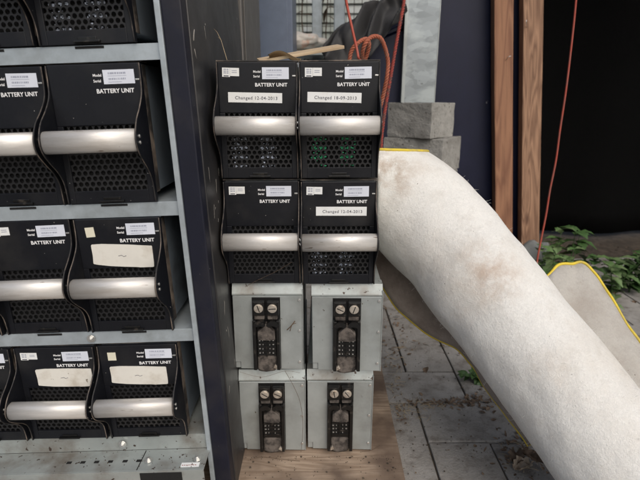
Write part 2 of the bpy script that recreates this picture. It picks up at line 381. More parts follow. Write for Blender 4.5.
def b_scrib(mb):
    mb.tube([(-.006, -.0047, 0), (-.001, -.0047, .0012), (.002, -.0047, -.0010), (.006, -.0047, .0004)], .0004, 5)

def battery_front(loc, label, group, rot=(0, 0, 0), case='slate', date=None, board=None, patch=False, small='tag', scale_z=1.0, patch_tilt=0, dx=0, lx=0):
    t = thing('battery_unit', loc, label, 'battery unit', group, rot)
    t.scale = (1, 1, scale_z)
    c = part('case', case, b_case, M[case], t)
    part('case_edge', 0, b_case_lip, M['black_edge'], t)
    fp = part('faceplate', 0, b_face, M['black'], t)
    part('grille', 0, b_grille, M['grille'], t)
    part('backing_plate', 0, b_board, M['dark'], t)
    if board:
        for sd in (-.052, .003): part('circuit_board', (board, sd), speck(5 if board == 'green' else 9, sd), M[board], t)['kind'] = 'stuff'
    for sx in (-1, 1):
        ch = part('cheek', sx, b_cheek(sx), M['black'], t); part('cheek_rim', sx, b_cheek_edge(sx), M['black_edge'], ch)
        for dz in ((.006, 0, 0), ):
            part('screw', 0, b_scr, M['steel'], ch, loc=(sx*(W2-.0002), -.045, .104)); part('screw', 0, b_scr, M['steel'], ch, loc=(sx*(W2-.0002), -.045, .095))
    part('handle', 0, b_handle, M['alu'], t)
    part('tab', 0, b_tab, M['plastic'], t)
    part('clip', 0, b_clip, M['steel'], t, loc=(.0665, 0, .184))
    st = part('rating_label', 0, b_sticker, M['paper_blue'], t, loc=(.0335+lx, 0, .1885), rot=(0, R(random.uniform(-1.5, 1)), 0))
    part('label_print', 0, b_sticker_print, M['ink_pale'], st)
    lt = link('lettering', text_mesh('BATTERY UNIT', .0085, M['white_ink'], bold=.00022, spacing=1.02), t); lt.location = (-.0040+lx, -.0033, .1660)
    lt = link('lettering', text_mesh('Model', .0054, M['white_ink'], bold=.0001), t); lt.location = (-.0065+lx, -.0033, .1895)
    lt = link('lettering', text_mesh('Serial', .0054, M['white_ink'], bold=.0001), t); lt.location = (-.0065+lx, -.0033, .1815)
    if small == 'tag':
        g = part('small_label', 0, b_tag, M['paper'], t, loc=(-.0480, 0, .1905), rot=(0, R(random.uniform(-2, 2)), 0)); g.scale = (1.32, 1, 1.12)
        part('label_print', 'tag', b_tag_print, M['ink_pale'], g); part('label_bar', 0, b_tag_bar, M['ink'], g)
    elif small == 'square':
        part('square_label', 0, b_square, M['paper_cream'], t, loc=(-.047, 0, .185), rot=(0, R(random.uniform(-4, 2)), 0))
    if date:
        txt, x, z, a = date
        d = part('date_label', 0, b_date, M['paper'], t, loc=(x, 0, z), rot=(0, R(a), 0))
        l = link('lettering', text_mesh(txt, .0080, M['ink'], spacing=1.14, bold=.00006), d); l.location = (-.0365, -.0039, -.0032)
    if patch:
        d = part('blank_label', 0, b_patch, M['paper_old'], t, loc=(.0 if not dx else dx, 0, .142), rot=(0, R(patch_tilt), 0)); d.scale = (1.12, 1, 1.08)
        part('pen_mark', 0, b_scrib, M['ink'], d)
    return t

# ---------- a battery unit seen from its back: bare metal end with its connector ----------
def rear_case(h):
    def f(mb):
        mb.prism([(.0, .006), (.0, h-.022), (.007, h-.003), (.40, h-.003), (.40, .0), (.014, 0), (.014, .006)], 'x', -.0715, .0715, .0008)
    return f
def rear_flange(h):
    def f(mb):
        mb.prism([(-.0022, h-.024), (-.0022, h-.021), (.0065, h-.0005), (.030, h-.0005), (.030, h-.003), (.0075, h-.0028), (0, h-.021), (0, h-.024)], 'x', -.0725, .0725)
    return f
def rear_panel(h):
    def f(mb):
        mb.prism([(-.0715, h-.026), (-.0715, .022), (-.060, .022), (-.060, .006), (.0712, .003), (.0712, h-.026)], 'y', -.003, -.0002, .0004)
    return f
def rear_side(h):
    def f(mb): mb.box(.0716, .0735, -.003, .05, .002, h-.012, .0005)
    return f
def c_house(h):
    def f(mb):
        z1 = h-.028
        mb.box(-.029, .029, -.0042, -.0031, .006, z1, .0004)
        mb.box(-.027, -.002, -.016, -.0042, z1-.036, z1-.004, .002); mb.box(.002, .027, -.016, -.0042, z1-.036, z1-.004, .002)
        mb.box(-.028, -.021, -.018, -.0042, .010, z1-.046, .0015); mb.box(.021, .028, -.018, -.0042, .010, z1-.046, .0015)
        mb.box(-.020, .020, -.007, -.0042, .04, z1-.08, .0006)
        # two arched shoulders
        for sx in (-1, 1):
            pts = []
            for k in range(9):
                a = math.pi*k/8; pts.append((sx*.0135+.0125*math.cos(a), z1-.056+.010*math.sin(a)))
            for k in range(8, -1, -1):
                a = math.pi*k/8; pts.append((sx*.0135+.0070*math.cos(a), z1-.060+.003*math.sin(a)))
            mb.prism(pts, 'y', -.021, -.006)
    return f
def c_pad(h):
    def f(mb):
        z1 = h-.028
        for sx in (-1, 1): mb.box(sx*.0135-.0105, sx*.0135+.0105, -.013, -.006, z1-.046, z1-.033, .0025)
    return f
def c_hood(h):
    def f(mb):
        z = h-.028
        mb.prism([(-.0135, z-.069), (-.009, z-.064), (-.004, z-.058), (0, z-.052), (.004, z-.058), (.009, z-.064), (.0135, z-.069), (.0175, z-.071), (.0180, z-.089), (.004, z-.091), (-.0175, z-.089), (-.0175, z-.071)], 'y', -.020, -.0045, .0012)
    return f
def c_pins(h):
    def f(mb):
        r3 = random.Random(int(h*1e4))
        for i, (x, w) in enumerate(((-.0150, .0019), (-.0085, .0010), (.0060, .0009), (.0135, .0017))):
            for j in range(4):
                if r3.random() < .12: continue
                z = h-.124-.0095*j+r3.uniform(-.0006, .0006); xx = x+r3.uniform(-.0005, .0005)
                mb.box(xx-w, xx+w, -.0095, -.007, z-.0008, z+.0008, .0003)
    return f
def c_block(h):
    def f(mb):
        for j in range(5):
            z = h-.1192-.0095*j; mb.box(-.0195, .0195, -.0088, -.0071, z-.0014, z+.0014, .0004)
        mb.box(-.0020, .0005, -.0105, -.0089, h-.160, h-.118)
    return f
def c_dust(h):
    def f(mb):
        b = bmesh.new(); bmesh.ops.create_icosphere(b, subdivisions=3, radius=1)
        for v in b.verts:
            n = noise.noise(v.co*2.3)*.25+1
            v.co = Vector((max(-.0198, min(.0198, v.co.x*.034*n)), -.0045+v.co.y*.0035*n-.004*max(0, -v.co.z)*n, .022+v.co.z*.0200*n))
        mb._add(b)
    return f
def c_foot(mb):
    mb.box(-.005, .005, -.010, -.004, -.004, .004, .0015)
def b_rscrew(mb):
    mb.cyl((0, -.0035, 0), (0, 1, 0), .0094, .005, 28, bev=.0012)
    mb.cyl((0, -.0063, 0), (0, 1, 0), .0076, .001, 24, bev=.0003)
def b_slot(mb): mb.box(-.0074, .0074, -.0071, -.0066, -.0009, .0009)
def b_rivet(mb):
    mb.cyl((0, -.0012, 0), (0, 1, 0), .0030, .0018, 16, bev=.0006); 
def battery_rear(loc, h, label, group, rot=(0, 0, 0), m='galv', cx=-.002, foot=1):
    t = thing('battery_unit', loc, label, 'battery unit', group, rot)
    part('case', ('r', h), rear_case(h), M[m], t)
    part('top_flange', h, rear_flange(h), M['galv_dusty'], t)
    part('end_panel', h, rear_panel(h), M[m], t)
    part('side_flange', h, rear_side(h), M[m], t)
    for z in (.022, .095, h-.034):
        part('rivet', 0, b_rivet, M['steel'], t, loc=(.0655, -.0032, z))
    c = part('connector', h, c_house(h), M['plastic'], t, loc=(cx, 0, 0))
    part('rubber_pad', h, c_pad(h), M['dusty'], c)
    part('cable_hood', h, c_hood(h), M['dusty'], c)
    part('terminal_block', h, c_block(h), M['plastic'], c)
    part('contact_pins', h, c_pins(h), M['steel'], c)
    part('dust_clump', h, c_dust(h), M['dusty'], c, smooth=True)
    part('foot', 0, c_foot, M['brass'], c, loc=(.019*foot, -.006, .016), rot=(0, R(30*foot), 0))
    for sx in (-1, 1):
        s = part('terminal_screw', 0, b_rscrew, M['brass'], c, loc=(sx*.0140, -.0155, h-.046), smooth=False)
        part('screw_slot', 0, b_slot, M['dark'], s, rot=(0, R(random.uniform(-80, 80)), 0))
    return t

# ================= SETTING =================
def structure(o): o['kind'] = 'structure'; return o
mb = MB(); mb.quad([(-40, -40, -.03), (40, -40, -.03), (40, 60, -.03), (-40, 60, -.03)]); structure(mb.obj('ground', M['soil']))
# paving: herringbone of 300 x 150 concrete blocks
mb = MB(); U, V = .148, .157; X0, Y0 = .112, 1.289; rnd = random.Random(2)
for i in range(-9, 13):
    for j in range(-7, 11):
        k = (i-j) % 4
        if k == 0: a = (i, i+2, j, j+1)
        elif k == 3: a = (i, i+1, j, j+2)
        else: continue
        x0, x1 = X0+a[0]*U, X0+a[1]*U; y1, y0 = Y0-a[2]*V, Y0-a[3]*V
        g = .0018+rnd.uniform(0, .0012)
        dz = rnd.uniform(-.003, .002); tl = Matrix.Rotation(rnd.uniform(-.006, .006), 4, 'X') @ Matrix.Rotation(rnd.uniform(-.006, .006), 4, 'Y') @ Matrix.Rotation(rnd.uniform(-.008, .008), 4, 'Z')
        c = Vector(((x0+x1)/2, (y0+y1)/2, 0))
        b = MB(); b.box(x0+g-c.x, x1-g-c.x, y0+g-c.y, y1-g-c.y, -.05, dz, .0025)
        mtx = Matrix.Translation(c) @ tl; b.bm.transform(mtx)
        me = bpy.data.meshes.new('t'); b.bm.to_mesh(me); b.bm.free(); mb.bm.from_mesh(me); bpy.data.meshes.remove(me)
def paving_mat():
    m = bpy.data.materials.new('paving_concrete'); m.use_nodes = True; nt = m.node_tree; N = nt.nodes; L = nt.links; b = N['Principled BSDF']
    tc = N.new('ShaderNodeTexCoord'); g = N.new('ShaderNodeNewGeometry')
    def nz(s, d=7, r=.65):
        n = N.new('ShaderNodeTexNoise'); n.inputs['Scale'].default_value = s; n.inputs['Detail'].default_value = d; n.inputs['Roughness'].default_value = r; L.new(tc.outputs['Object'], n.inputs['Vector']); return n.outputs['Fac']
    def rm(f, lo, hi, a=0, c=1):
        r = N.new('ShaderNodeMapRange'); r.inputs['From Min'].default_value = lo; r.inputs['From Max'].default_value = hi; r.inputs['To Min'].default_value = a; r.inputs['To Max'].default_value = c; L.new(f, r.inputs['Value']); return r.outputs[0]
    def mix(f, a, c):
        x = N.new('ShaderNodeMix'); x.data_type = 'RGBA'; L.new(f, x.inputs['Factor'])
        for i, v in ((6, a), (7, c)):
            if isinstance(v, tuple): x.inputs[i].default_value = (*v, 1)
            else: L.new(v, x.inputs[i])
        return x.outputs[2]
    c = mix(g.outputs['Random Per Island'], (.245, .237, .222), (.33, .318, .298))
    c = mix(rm(nz(7), .38, .66, 0, .6), c, (.125, .115, .10))
    c = mix(rm(nz(22), .50, .74, 0, .8), c, (.075, .055, .04))
    c = mix(rm(nz(260, 3), .62, .70, 0, .6), c, (.06, .055, .05))
    c = mix(rm(nz(240, 2), .30, .24, 0, .5), c, (.30, .30, .28))
    L.new(c, b.inputs['Base Color']); b.inputs['Roughness'].default_value = .85
    bp = N.new('ShaderNodeBump'); bp.inputs['Distance'].default_value = .0022; L.new(nz(160, 5), bp.inputs['Height']); L.new(bp.outputs[0], b.inputs['Normal'])
    return m
structure(mb.obj('paving', paving_mat()))
mb = MB(); mb.box(-1.2, 2.05, -.45, 2.4, -.028, -.008); structure(mb.obj('joint_soil', M['soil']))

# plywood board
mb = MB(); o = None
mb.box(-.55, .172, .52, 1.36, .003, .019, .001)
o = mb.obj('plywood_board', M['ply']); o.rotation_euler = (0, 0, R(-.6)); tag(o, 'weathered brown plywood board lying on the paving under the stacked metal boxes', 'board')

# ================= RACK =================
TILT = R(-2.0); PIV = Vector((-.1905, 0, .55))
RM = Matrix.Translation(PIV) @ Matrix.Rotation(TILT, 4, 'Y') @ Matrix.Translation(-PIV)
FY = .78
rack = thing('equipment_rack', RM @ Vector((-.1905, FY, .02)), 'tall black painted equipment rack with zinc shelves holding black battery units', 'rack', rot=(0, TILT, 0))
def rbox(name, boxes, m, parent=rack, bev=.0008, shift=Vector((-.1905, FY, .02))):
    mb = MB()
    for (x0, x1, y0, y1, z0, z1) in boxes: mb.box(x0-shift.x, x1-shift.x, y0-shift.y, y1-shift.y, z0-shift.z, z1-shift.z, bev)
    return mb.obj(name, m, parent)
RT = 1.75
rbox('front_post', [(-.2235, -.1925, FY, FY+.03, .02, RT)], M['panel_front'], bev=.0025)
rbox('side_panel', [(-.2030, -.1905, FY+.0304, 1.335, .02, RT)], M['panel'], bev=.002)
rbox('side_panel', [(-.80, -.788, FY+.0, 1.335, .02, RT)], M['panel'])
rbox('back_panel', [(-.787, -.204, 1.31, 1.33, .02, RT)], M['panel'])
rbox('roof_panel', [(-.80, -.1905, FY, 1.335, RT+.001, RT+.02)], M['panel'])
rbox('front_rail', [(-.2325, -.2240, FY-.003, FY+.012, .02, RT), (-.2295, -.2240, FY+.012, FY+.035, .02, RT)], M['rail'])
rbox('front_rail', [(-.786, -.7775, FY-.003, FY+.012, .02, RT)], M['rail'])
LIPS = [(.398, 0), (.631, 0), (.876, 0), (1.115, 0), (1.35, 0)]
for z, _ in LIPS:
    sh = rbox('shelf', [(-.777, -.2330, FY+.0035, FY+.0055, z-.024, z), (-.777, -.2330, FY+.0055, 1.25, z-.0018, z)], M['rail'], bev=.0004)
    for xc in (-.3395, -.4925, -.6455): rbox('notch', [(xc-.022, xc+.022, FY+.0025, FY+.0034, z-.0045, z-.001)], M['dark'], sh, bev=0)
sh = rbox('base_tray', [(-.777, -.2330, FY+.0035, FY+.0055, .143, .175), (-.777, -.2330, FY+.0055, 1.25, .1732, .175),
                        (-.777, -.2275, FY-.052, FY+.0030, .1405, .143), (-.777, -.2275, FY-.054, FY-.0522, .02, .1425)], M['galv_dusty'], bev=.0004)
rbox('slot', [(PZ(px, 462, .1435).x-.0045, PZ(px, 462, .1435).x+.0045, FY-.030, FY-.024, .1431, .1436) for px in (58, 72, 86, 100, 115, 129)], M['dark'], sh, bev=0)
rbox('tray_seam', [(-.352, -.3505, FY-.051, FY+.0, .1431, .1436)], M['dark'], sh, bev=0)
rbox('front_cutout', [(-.345, -.268, FY-.0552, FY-.0542, .05, .139)], M['dark'], sh, bev=0)
rbox('tray_label', [(-.272, -.238, FY-.047, FY-.036, .1432, .1438)], M['paper'], sh, bev=0)
rbox('label_print', [(-.270+.004*k, -.2675+.004*k, FY-.0435, FY-.0420, .1440, .1441) for k in range(7)], M['redrope'], sh, bev=0)
def bolt(x, y, z, ax, m='steel'):
    mb = MB(); mb.cyl((0, 0, 0), ax, .0055, .004, 6, bev=.0006); mb.cyl(Vector(ax)*.0026, ax, .0035, .003, 16, bev=.0008); mb.cyl(-Vector(ax)*.0024, ax, .0075, .001, 20)
    o = mb.obj('bolt', M[m], rack); o.location = Vector((x, y, z))-Vector((-.1905, FY, .02))
bolt(-.337, FY-.028, .1470, (0, 0, 1)); bolt(-.395, FY-.003, .160, (0, -1, 0)); bolt(-.418, FY-.002, .386, (0, -1, 0)); bolt(-.245, FY-.028, .1470, (0, 0, 1))
rs = random.Random(12); mb = MB(); xs = .0001
for _ in range(13):
    y = rs.gauss(.09, .03); z = rs.gauss(.57, .07) if rs.random() < .6 else rs.uniform(.1, .9); a = rs.uniform(1.0, 1.8); L_ = rs.uniform(.004, .032)
    pts = [(xs, y+math.cos(a)*L_*q+rs.uniform(-.0015, .0015), z+math.sin(a)*L_*q) for q in (0, .3, .6, 1)]
    mb.tube(pts, .00018, 4)
mb.tube([(xs, .045, .862), (xs, .052, .874), (xs, .057, .880)], .0008, 4); mb.tube([(xs, .046, .850), (xs, .049, .842), (xs, .053, .836)], .0005, 4)
mb.obj('paint_scratches', M['web'], rack)['kind'] = 'stuff'
# reflective flats: the units standing on the shelves
def rk(x, z, label, row, dy=0, **kw):
    return battery_front(RM @ Vector((x, FY+.003+dy, z)), label, 'battery units standing in the rack', rot=(R(random.uniform(-.5, .5)), TILT+R(random.uniform(-.4, .4)), R(random.uniform(-.7, .7))), lx=.005, scale_z={1: 1.03, 2: 1.045, 3: .995, 4: .932}[row], **kw)
XA, XB, XC = -.3395, -.4925, -.6455
rk(XA, .8775, 'black battery unit highest in the rack, only its grille and lower end in view', 1, board='pale_parts')
rk(XB, .8775, 'black battery unit beside the highest one, also cut off above its grille', 1)
rk(XC, .8775, 'black battery unit at the far left of the highest rack shelf', 1)
rk(XA, .6325, 'black battery unit on the second shelf beside the post, its face bare below the sticker', 2, small=None)
rk(XB, .6325, 'black battery unit in the middle of the second rack shelf, cut by the frame', 2, small='square', dy=.004)
rk(XC, .6325, 'black battery unit at the far left of the second rack shelf', 2, small='tag')
rk(XA, .3995, 'black battery unit on the third rack shelf with blank white patch tilted over its face', 3, small='square', patch=True, patch_tilt=2.0, dx=.002)
rk(XB, .3995, 'black battery unit beside the patched one on the third rack shelf', 3, small='tag', dy=.003)
rk(XC, .3995, 'black battery unit at the far left of the third rack shelf', 3, small='square')
rk(XA, .1765, 'black battery unit on the lowest shelf beside the post, off-white blank label above handle', 4, small='square', patch=True, patch_tilt=1.0, dx=-.003)
rk(XB, .1765, 'second black battery unit on the lowest shelf with blank white label and curved side rim', 4, small='tag', patch=True, patch_tilt=-1, dx=.012)
rk(XC, .1765, 'black battery unit at the far left of the lowest rack shelf', 4, small='square')

# cabinet behind
o = thing('tall_cabinet', (-.40, 1.36, 0), 'dark grey steel cabinet standing behind the black rack', 'cabinet')
mb = MB(); mb.box(-.38, .197, 0, .40, 0, 1.9, .003); mb.obj('body', M['cab'], o)
mb = MB(); mb.box(.1975, .200, .03, .37, .06, 1.86, .001); mb.obj('side_panel', M['cab'], o)
o = thing('locker', (-.40, 2.05, 0), 'blue-grey steel locker seen between the rack and the pale louvred wall', 'locker')
mb = MB(); mb.box(-.4, .292, 0, .35, 0, 1.9, .004); mb.obj('body', M['locker'], o)
mb = MB(); mb.box(-.38, .272, -.006, -.0005, .05, 1.86, .002); d = mb.obj('door', M['locker'], o)
mb = MB(); mb.box(-.01, .02, -.02, -.0062, 1.0, 1.12, .003); mb.obj('handle', M['steel'], d)

# ================= THE STACK =================
G = 'black battery units in the free-standing stack'; GR = 'metal battery units with their connectors showing'
SY = .913
XL, XR = -.1135, .0365
battery_front((XL, SY-.0, .6485), 'black battery unit top left of the free stack, labelled Changed 12-04-2013', G, date=('Changed 12-04-2013', -.0043, .1465, 1), board='pale_parts', case='galv', rot=(0, 0, R(.4)))
battery_front((XR, SY-.002, .6490), 'black battery unit top right of the free stack, labelled Changed 18-09-2013', G, date=('Changed 18-09-2013', -.0090, .1465, 1.6), board='green', case='galv', rot=(0, R(-.5), R(-.8)))
battery_front((XL+.0015, SY+.0, .4345), 'black battery unit on the left of the second layer with no date label', G, case='galv', rot=(0, R(-.2), R(.8)))
battery_front((XR+.0005, SY-.003, .4345), 'black battery unit under the top right one, date label between text and perforations', G, date=('Changed 12-04-2013', .0050, .1500, .4), case='galv', rot=(0, R(-.3), R(.2)), board='pale_parts')
battery_rear((-.1090, SY+.003, .2320), .1985, 'grey metal battery unit third layer left, thin dark twig across its end', GR, rot=(0, R(.3), R(.6)), cx=-.003, foot=1)
battery_rear((.0560, SY-.004, .2330), .1985, 'grey metal battery unit third layer right, overhanging towards the white roll', GR, rot=(0, R(-.3), R(-.9)), cx=.000, foot=-1)
battery_rear((-.1060, SY+.010, .0195), .206, 'grey metal battery unit bottom left on the plywood, against the rack side', GR, rot=(0, R(.3), R(.8)), cx=-.001, foot=1)
battery_rear((.0440, SY+.012, .0195), .206, 'grey metal battery unit bottom right on the plywood, next to the paving', GR, rot=(0, 0, R(-.3)), cx=.001, foot=-1)

# things lying on the stack
TOPZ = .8600
mb = MB(); mb.box(-.085, .085, -.03, .03, -.003, .003, .0006)
o = mb.obj('wood_offcut', wood_mat('pale_offcut', (.56, .44, .29), (.44, .32, .2), along='x', knots=False)); o.location = PY(300, 53.5, 1.03); o.rotation_euler = (R(8), R(-10), R(10))
tag(o, 'pale thin wood offcut tilted on top of the black stack', 'wood offcut')
mb = MB()
b = mb.bm; rows = []
for i in range(13):
    r_ = []
    for j in range(7):
        u, v = i/12, j/6; r_.append(b.verts.new((-.032+.064*u, -.022+.044*v, .006*math.sin(u*5)+.004*math.sin(v*4+u*3)+.006)))
    rows.append(r_)
for i in range(12):
    for j in range(6): b.faces.new((rows[i][j], rows[i+1][j], rows[i+1][j+1], rows[i][j+1]))
bmesh.ops.solidify(b, geom=b.faces[:], thickness=.002)
o = mb.obj('cardboard_scrap', M['card'], smooth=True); o.location = (PY(285, 57, 1.0).x, 1.0, TOPZ+.006); tag(o, 'curled tan cardboard scrap lying on the top left unit', 'cardboard')
mb = MB(); mb.tube([PY(227, 60, .96), PY(224, 50, .97), PY(221, 40, .98), PY(217, 32, .99), PY(213, 28, 1.0)], .0007, 6, r_end=.0003)
mb.tube([PY(221, 40, .98), PY(218, 37, .99)], .0004, 5)
tag(mb.obj('dry_stalk', M['straw']), 'thin dry stalk sticking up from the top left unit beside the rack side', 'stalk')

def spline(pts, n=8):
    pts = [Vector(p) for p in pts]; out = []
    for i in range(len(pts)-1):
        p0 = pts[max(i-1, 0)]; p1 = pts[i]; p2 = pts[i+1]; p3 = pts[min(i+2, len(pts)-1)]
        for k in range(n):
            t = k/n
            out.append(.5*((2*p1)+(-p0+p2)*t+(2*p0-5*p1+4*p2-p3)*t*t+(-p0+3*p1-3*p2+p3)*t**3))
    out.append(pts[-1]); return out
def rope(mb, path, r, twist=.02, strands=3):
    path = [Vector(p) for p in path]
    for s in range(strands):
        pts = []; d = 0; prev = None
        for i, p in enumerate(path):
            if i: d += (p-path[i-1]).length
            t = (path[min(i+1, len(path)-1)]-path[max(i-1, 0)]).normalized()
            u = t.cross(Vector((0, 1, .2))).normalized() if prev is None else (prev-t*prev.dot(t)).normalized()
            prev = u; w = t.cross(u); a = 2*math.pi*(d/twist+s/strands)
            pts.append(p+(u*math.cos(a)+w*math.sin(a))*r*.52)
        mb.tube(pts, r*.56, 6)
def dense(path, step):
    out = [path[0]]
    for a, c in zip(path[:-1], path[1:]):
        n = max(1, int((c-a).length/step))
        for k in range(1, n+1): out.append(a.lerp(c, k/n))
    return out
# coil of orange rope behind the top right unit
YC = 1.12
cp = [PY(349, 66, YC), PY(351, 52, YC), PY(357, 44, YC), PY(366, 39, YC+.02), PY(369, 46, YC+.03), PY(364, 62, YC+.04), PY(362, 56, YC-.02), PY(365, 44, YC-.04), PY(372, 37, YC-.03),
      PY(380, 38, YC-.02), PY(385, 48, YC-.01), PY(388, 62, YC-.0), PY(387, 76, YC), PY(384, 92, YC+.01), PY(380, 108, YC+.02)]
mb = MB(); rope(mb, dense(spline(cp, 8), .0022), .0048, .020)
tag(mb.obj('rope_coil', M['rope']), 'thick twisted orange rope looped behind the top right unit', 'rope')
mb = MB(); mb.tube(spline([PY(318, -160, .99), PY(334, -70, .98), PY(346, 0, .97), PY(352, 28, .96), PY(357, 50, .95), PY(358.5, 58, .945), (PY(358.5, 58, .945).x+.006, .97, TOPZ+.003), (PY(358.5, 58, .945).x+.03, 1.05, TOPZ+.003)], 6), .0025, 10)
tag(mb.obj('hanging_string', M['cord']), 'smooth orange-red cord dropping onto the top right unit from above', 'cord')
mb = MB(); rope(mb, dense(spline([PY(408, -60, 1.72), PY(404, 0, 1.72), PY(401, 18, 1.71), PY(396, 45, 1.70), PY(391, 75, 1.69), PY(386, 104, 1.68), PY(383, 125, 1.67), PY(381, 150, 1.66), PY(380, 220, 1.64)], 6), .0035), .0058, .027)
tag(mb.obj('thin_rope', M['redrope']), 'thin dull red rope hanging down beside the zinc post to the concrete blocks', 'rope')

# ================= behind: blocks, post, bin, cloth =================
hh = .130; z = -.0
block_specs = [(44, .0, .0, .21, .13), (30, .01, .01, .22, .13)]
CR = Vector((PY(432, 107, 1.80).x, 1.80, 0))
labels = ['grey concrete block on top of the pile, under the zinc post', 'grey concrete block second from the top, jutting out to the right', 'grey concrete block third from the top behind the white roll',
          'grey concrete block fourth from the top behind the white roll', 'grey concrete block second from the ground behind the roll', 'lowest grey concrete block standing on the paving']
for k in range(6):
    zt = .782-hh*k; ang = [43, 34, 38, 41, 36, 40][k]; L_ = .29; Wd = [.172, .205, .20, .19, .20, .205][k]
    mb = MB(); mb.box(-L_, 0, 0, Wd, -hh+.0015, 0, .003)
    bmv = mb.bm
    bmesh.ops.subdivide_edges(bmv, edges=[e for e in bmv.edges if e.calc_length() > .05], cuts=8, use_grid_fill=True)
    for v in bmv.verts: v.co += (noise.noise_vector(v.co*60+Vector((k*9, 0, 0)))*.0016+noise.noise_vector(v.co*14+Vector((k*5, 2, 0)))*.0035)
    o = mb.obj('concrete_block', M['concrete']); o.rotation_euler = (0, 0, R(-ang)); o.location = (CR.x+[0, .048, .03, .036, .03, .034][k], CR.y-[0, .005, 0, .004, .003, 0, 0][k], zt)
    tag(o, labels[k], 'concrete block', 'concrete blocks piled behind the roll')
pc = PY(417.5, 105, 1.90)
o = thing('zinc_post', (pc.x, 1.90, .7825), 'spangled galvanised steel post standing upright on the concrete blocks', 'post', rot=(0, 0, R(-3)))
mb = MB(); mb.box(-.061, .061, 0, .0035, 0, 1.4, .0005); mb.obj('web', M['spangle'], o)
mb = MB(); mb.box(-.0645, -.0615, -.016, .05, 0, 1.4, .0005); mb.box(-.0612, -.053, -.016, -.013, 0, 1.4); mb.obj('flange', M['galv'], o)
mb = MB(); mb.box(.0615, .0645, 0, .05, 0, 1.4, .0005); mb.obj('flange', M['galv'], o)

# navy board, bin under the black cloth, leaning timbers
LEAN = R(-6.2)
xb0 = PY(438, 200, 1.80).x
BY = 2.17
bl = PY(400, 120, BY).x; br = PY(541, 120, BY).x; bz = PY(400, 120, BY).z
o = thing('navy_board', (br+math.tan(-LEAN)*bz, BY, .0), 'tall dark navy board behind the timbers and the zinc post', 'board', rot=(0, LEAN, 0))
mb = MB(); mb.box(bl-br-.03, -.012, 0, .018, 0.005, 2.3, .002); mb.obj('sheet', M['navy'], o)
mb = MB(); mb.box(bl-br, -.02, .0185, .06, .12, .18, .002); mb.obj('batten', M['stud'], o)
mb = MB(); mb.box(bl-br, -.02, .0185, .06, 1.9, 1.96, .002); mb.obj('batten', M['stud'], o)
def stud(px0, px1, Y, m, label):
    a = PY(px0, 120, Y); c = PY(px1, 120, Y); w = c.x-a.x; xc = (a.x+c.x)/2
    xbase = xc+math.tan(-LEAN)*a.z
    mb = MB(); mb.box(-w/2, w/2, 0, .045, 0.004, 2.25, .003)
    bmesh.ops.subdivide_edges(mb.bm, edges=[e for e in mb.bm.edges if e.calc_length() > .5], cuts=20, use_grid_fill=True)
    for v in mb.bm.verts: v.co.x += noise.noise(Vector((v.co.z*2, px0, 0)))*.003
    o = mb.obj('timber_stud', M[m]); o.location = (xbase, Y, 0); o.rotation_euler = (0, LEAN, 0)
    tag(o, label, 'timber', 'timber studs leaning on the navy board')
    for z_ in (.95, .62):
        pass
    return o
stud(495, 513, 2.105, 'stud', 'reddish pine stud with dark knots against the navy board')
stud(522.5, 541.5, 2.10, 'stud_pale', 'pale streaky pine stud beside the black opening')
mb = MB(); mb.tube([PY(506, 60, 2.104), PY(508, 57, 2.09), PY(511, 56, 2.086)], .0013, 6); tag(mb.obj('bent_nail', M['steel']), 'small bent nail sticking out of the reddish stud', 'nail', 'nails in the studs')
mb = MB(); mb.tube([PY(527, 27, 2.098), PY(526, 23, 2.085), PY(526.5, 20, 2.082)], .0013, 6); tag(mb.obj('bent_nail', M['steel']), 'small bent nail near the top of the pale stud', 'nail', 'nails in the studs')

o = thing('plastic_bin', (PY(392, 60, 1.93).x, 1.93, 0), 'dark navy plastic bin behind the zinc post with black cloth over it', 'bin')
mb = MB()
mb.prism([(-.11, 0), (.06, 0), (.06, 1.055), (-.09, .995)], 'y', .0, .20, .006)
mb.obj('body', M['navy'], o)
mb = MB(); mb.prism([(-.098, .994), (.066, 1.057), (.066, 1.073), (-.098, 1.010)], 'y', -.006, .206, .003); mb.obj('rim', M['navy'], o)

# cloth: folded mound draped over the bin
def cloth():
    mb = MB(); b = mb.bm; nu, nv = 90, 60; rows = []
    for i in range(nu+1):
        r_ = []
        for j in range(nv+1):
            u = i/nu; v = j/nv
            # silhouette: u runs left->right across the mound, v from the front hem up and over to the back
            px = 326+u*80
            top = 57-54*math.sin(min(1, u*1.18)**.75*math.pi/2) if u < .85 else 3+(u-.85)*36
            top = max(2.5, top)
            bot = 62 if u < .50 else 62-(u-.50)*100
            bot = max(bot, top+1)
            a = v*math.pi*.98
            h = math.sin(min(a, math.pi/2)) if a < math.pi/2 else 1
            py = bot+(top-bot)*(math.sin(a) if a < math.pi/2 else 1-.7*(1-math.sin(a)))
            Y = 1.84+.22*(1-math.cos(a))/2*1.3
            p = PY(px, py, Y)
            w = math.sin((u*7.5-v*7.0)+2.0*noise.noise(Vector((u*3.5, v*3, 0))))
            w = (1-abs(w)**1.3)*1.5-.6
            w2 = math.sin(u*15+v*3+2.5*noise.noise(Vector((u*5, v*6, 9))))*.5
            k = math.sin(min(a, math.pi-a+.001)*.9+.35)
            p += Vector((-.35, -1, .45)).normalized()*(w*.040*k+w2*.010*k+noise.noise(Vector((u*9, v*7, 3)))*.009)
            p += noise.noise_vector(Vector((u*5, v*4, 7)))*.014
            r_.append(b.verts.new(p))
        rows.append(r_)
    for i in range(nu):
        for j in range(nv): b.faces.new((rows[i][j], rows[i+1][j], rows[i+1][j+1], rows[i][j+1]))
    bmesh.ops.recalc_face_normals(b, faces=b.faces[:])
    bmesh.ops.solidify(b, geom=b.faces[:], thickness=.003)
    o = mb.obj('black_cloth', M['cloth'], smooth=True)
    tag(o, 'black creased cloth bundle draped over the navy bin behind the orange rope', 'cloth')
